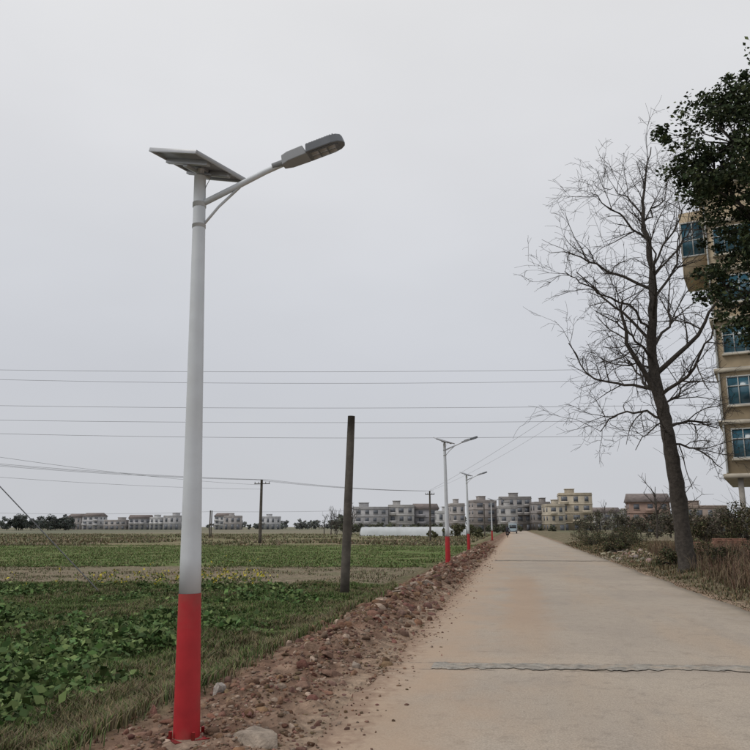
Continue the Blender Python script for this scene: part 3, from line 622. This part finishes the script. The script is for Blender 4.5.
def bricks(X0,Y0,nx,ny,nz,name='brick_pile'):
    B=Boxes(); z0=float(gh(X0,Y0))
    for k in range(nz):
        for i in range(nx):
            for j in range(ny):
                if k==nz-1 and random.random()<.5: continue
                dx,dy=random.gauss(0,.008),random.gauss(0,.008); B.add(X0+i*.25+dx,X0+i*.25+.24+dx,Y0+j*.13+dy,Y0+j*.13+.115+dy,z0+k*.07,z0+k*.07+.06)
    B.obj(name,mat(name+'_m',(.27,.14,.10),noise=.3,scale=3))
bricks(7.6,38,6,7,9); bricks(9.4,39,6,6,12); 
n=320; x=7+rng.normal(size=n)*1.4; y=42+rng.normal(size=n)*3; k=x>4.8; x,y=x[k],y[k]; n=len(x)
V,F,Cc=rocks(np.stack([x,y,gh(x,y)+.03],1),.05+.14*rng.random(n)**2,colmix(n,(.33,.28,.23),.3,(.24,.15,.11),.3),B=I2,cuts=6,jit=.05); mesh_np('builders_rubble',V,F,M_rock,col=Cc)
# ---------------------------------------------------------------- truck and motorcyclist
def truck(X0,Y0):
    e=empty('light_truck',(X0,Y0,.02)); cab=mat('cab_paint',(.30,.38,.42),rough=.4,noise=.05); cargo=mat('cargo',(.28,.29,.3),noise=.1)
    B=Boxes(); w=.95
    B.raw([(-w,0,.45),(w,0,.45),(w,1.7,.45),(-w,1.7,.45),(-w*.92,.45,2.15),(w*.92,.45,2.15),(w*.95,1.7,2.2),(-w*.95,1.7,2.2)]); B.obj('cab',cab,parent=e,bevel=.06)
    B=Boxes(); B.add(-1.05,1.05,1.85,6,.85,2.6); B.add(-.5,.5,.3,6,.4,.8); B.obj('cargo_body',cargo,parent=e)
    B=Boxes(); B.raw([(-.8,.17,1.2),(.8,.17,1.2),(.8,.3,1.2),(-.8,.3,1.2),(-.76,.385,2.0),(.76,.385,2.0),(.76,.5,2.0),(-.76,.5,2.0)]); B.obj('windscreen',M_glass,parent=e)
    B=Boxes(); B.add(-.9,-.6,-.03,.1,.7,.9); B.add(.6,.9,-.03,.1,.7,.9); B.obj('headlights',M_lens,parent=e)
    B=Boxes(); B.add(-1,1,-.08,.05,.4,.6); B.obj('bumper',M_lamph,parent=e)
    T=Tubes()
    for yy in (.9,4.7):
        for s in (-1,1): T.add([(s*.7,yy,.38),(s*.97,yy,.38)],.38,16,cap=True)
    T.obj('wheels',M_black,parent=e)
truck(-.5,180)
def rider(X0,Y0):
    e=empty('motorcyclist',(X0,Y0,.02)); 
    T=Tubes()
    for yy in (-.62,.62):
        th=np.linspace(0,2*math.pi,17); T.add([(0,yy+.28*math.cos(t),.30+.28*math.sin(t)) for t in th],.05,6)
    T.obj('wheels',M_black,parent=e)
    T=Tubes(); T.add([(0,.62,.3),(0,.45,.75),(0,.38,1.0)],[.04,.05,.04],6,True); T.add([(0,-.62,.3),(0,-.2,.45),(0,.3,.5)],.06,6,True); T.add([(-.35,.3,1.03),(0,.4,1.0),(.35,.3,1.03)],.02,5,True)
    T.add([(0,.42,.75),(0,.1,.82),(0,-.3,.76),(0,-.75,.8)],[.08,.14,.13,.08],8,True); T.add([(0,.25,.45),(0,-.15,.4)],.15,8,True); T.obj('motorcycle_frame',mat('moto_dark',(.05,.03,.03),rough=.4),parent=e)
    me=bpy.data.meshes.new('body'); 
    v=[(0,-.15,.88),(0,-.12,1.1),(0,-.06,1.36),(0,-.04,1.47),(0,-.02,1.6), (-.2,-.06,1.38),(-.27,.1,1.18),(-.31,.3,1.07),(.2,-.06,1.38),(.27,.1,1.18),(.31,.3,1.07),(-.12,-.12,.86),(-.2,.25,.8),(-.18,.1,.36),(-.18,.24,.32),(.12,-.12,.86),(.2,.25,.8),(.18,.1,.36),(.18,.24,.32)]
    ed=[(0,1),(1,2),(2,3),(3,4),(2,5),(5,6),(6,7),(2,8),(8,9),(9,10),(0,11),(11,12),(12,13),(13,14),(0,15),(15,16),(16,17),(17,18)]
    r=[.15,.15,.17,.07,.1,.08,.055,.04,.08,.055,.04,.11,.08,.055,.045,.11,.08,.055,.045]
    me.from_pydata(v,ed,[]); o=bpy.data.objects.new('rider_body',me); COL.objects.link(o); o.parent=e; o.modifiers.new('s','SKIN')
    for i,q in enumerate(r): me.skin_vertices[0].data[i].radius=(q,q)
    me.skin_vertices[0].data[0].use_root=True; s=o.modifiers.new('ss','SUBSURF'); s.levels=1; s.render_levels=1; me.materials.append(mat('dark_coat',(.03,.03,.04)))
    V,F,Cc=rocks(np.array([[0,0,1.62]]),np.array([.13]),np.array([(.03,.03,.035)]),B=I2,jit=0,flat=1.1); mesh_np('helmet',V,F,M_black,parent=e,smooth=True)
rider(-1.15,118)
# ---------------------------------------------------------------- world, sun, camera
w=bpy.data.worlds.new("World"); SC.world=w; w.use_nodes=True; N=w.node_tree.nodes; L=w.node_tree.links
bg=N['Background']; bg.inputs['Strength'].default_value=.1
sky=N.new('ShaderNodeTexSky'); sky.sky_type='NISHITA'; sky.sun_disc=False; EL,AZ=math.radians(48),math.radians(-120); sky.sun_elevation=EL; sky.sun_rotation=AZ; sky.dust_density=4; sky.air_density=1.5
tc=N.new('ShaderNodeTexCoord'); sp=N.new('ShaderNodeSeparateXYZ'); L.new(tc.outputs['Generated'],sp.inputs[0])
cr=N.new('ShaderNodeValToRGB'); L.new(sp.outputs[2],cr.inputs[0]); el=cr.color_ramp.elements
el[0].position=0; el[0].color=(.60,.615,.65,1); el[1].position=.62; el[1].color=(.79,.79,.80,1)
q=el.new(.08); q.color=(.585,.60,.64,1); q=el.new(.18); q.color=(.59,.605,.65,1); q=el.new(.32); q.color=(.655,.668,.705,1); q=el.new(.45); q.color=(.73,.735,.76,1)
nz=N.new('ShaderNodeTexNoise'); nz.inputs['Scale'].default_value=1.6; nz.inputs['Detail'].default_value=4
mp=N.new('ShaderNodeMapping'); mp.inputs['Scale'].default_value=(1,1,2.5); L.new(tc.outputs['Generated'],mp.inputs[0]); L.new(mp.outputs[0],nz.inputs['Vector'])
mr=N.new('ShaderNodeMapRange'); mr.inputs[1].default_value=.3; mr.inputs[2].default_value=.7; mr.inputs[3].default_value=9.5; mr.inputs[4].default_value=10.5; L.new(nz.outputs['Fac'],mr.inputs[0])
sc=N.new('ShaderNodeVectorMath'); sc.operation='SCALE'; L.new(cr.outputs[0],sc.inputs[0]); L.new(mr.outputs[0],sc.inputs['Scale'])
mx=N.new('ShaderNodeMix'); mx.data_type='RGBA'; mx.inputs[0].default_value=.06; L.new(sc.outputs[0],mx.inputs[6]); L.new(sky.outputs[0],mx.inputs[7]); L.new(mx.outputs[2],bg.inputs['Color'])
sd=bpy.data.lights.new('sun','SUN'); sd.energy=1.1; sd.angle=math.radians(25); sd.color=(1,.96,.9); so=bpy.data.objects.new('sun',sd); COL.objects.link(so)
dv=Vector((math.sin(AZ)*math.cos(EL),math.cos(AZ)*math.cos(EL),math.sin(EL))); so.rotation_euler=dv.to_track_quat('Z','Y').to_euler()
cd=bpy.data.cameras.new('camera'); cam=bpy.data.objects.new('camera',cd); COL.objects.link(cam); SC.camera=cam
cd.sensor_width=36; cd.lens=36*752/750; cd.clip_end=6000; cam.location=(0,0,1.6); cam.rotation_euler=(math.radians(90+11.4),0,TH)
SC.view_settings.view_transform='Standard'; SC.view_settings.look='None'; SC.view_settings.exposure=0
print('DONE', sum(len(o.data.polygons) for o in bpy.data.objects if o.type=='MESH'))
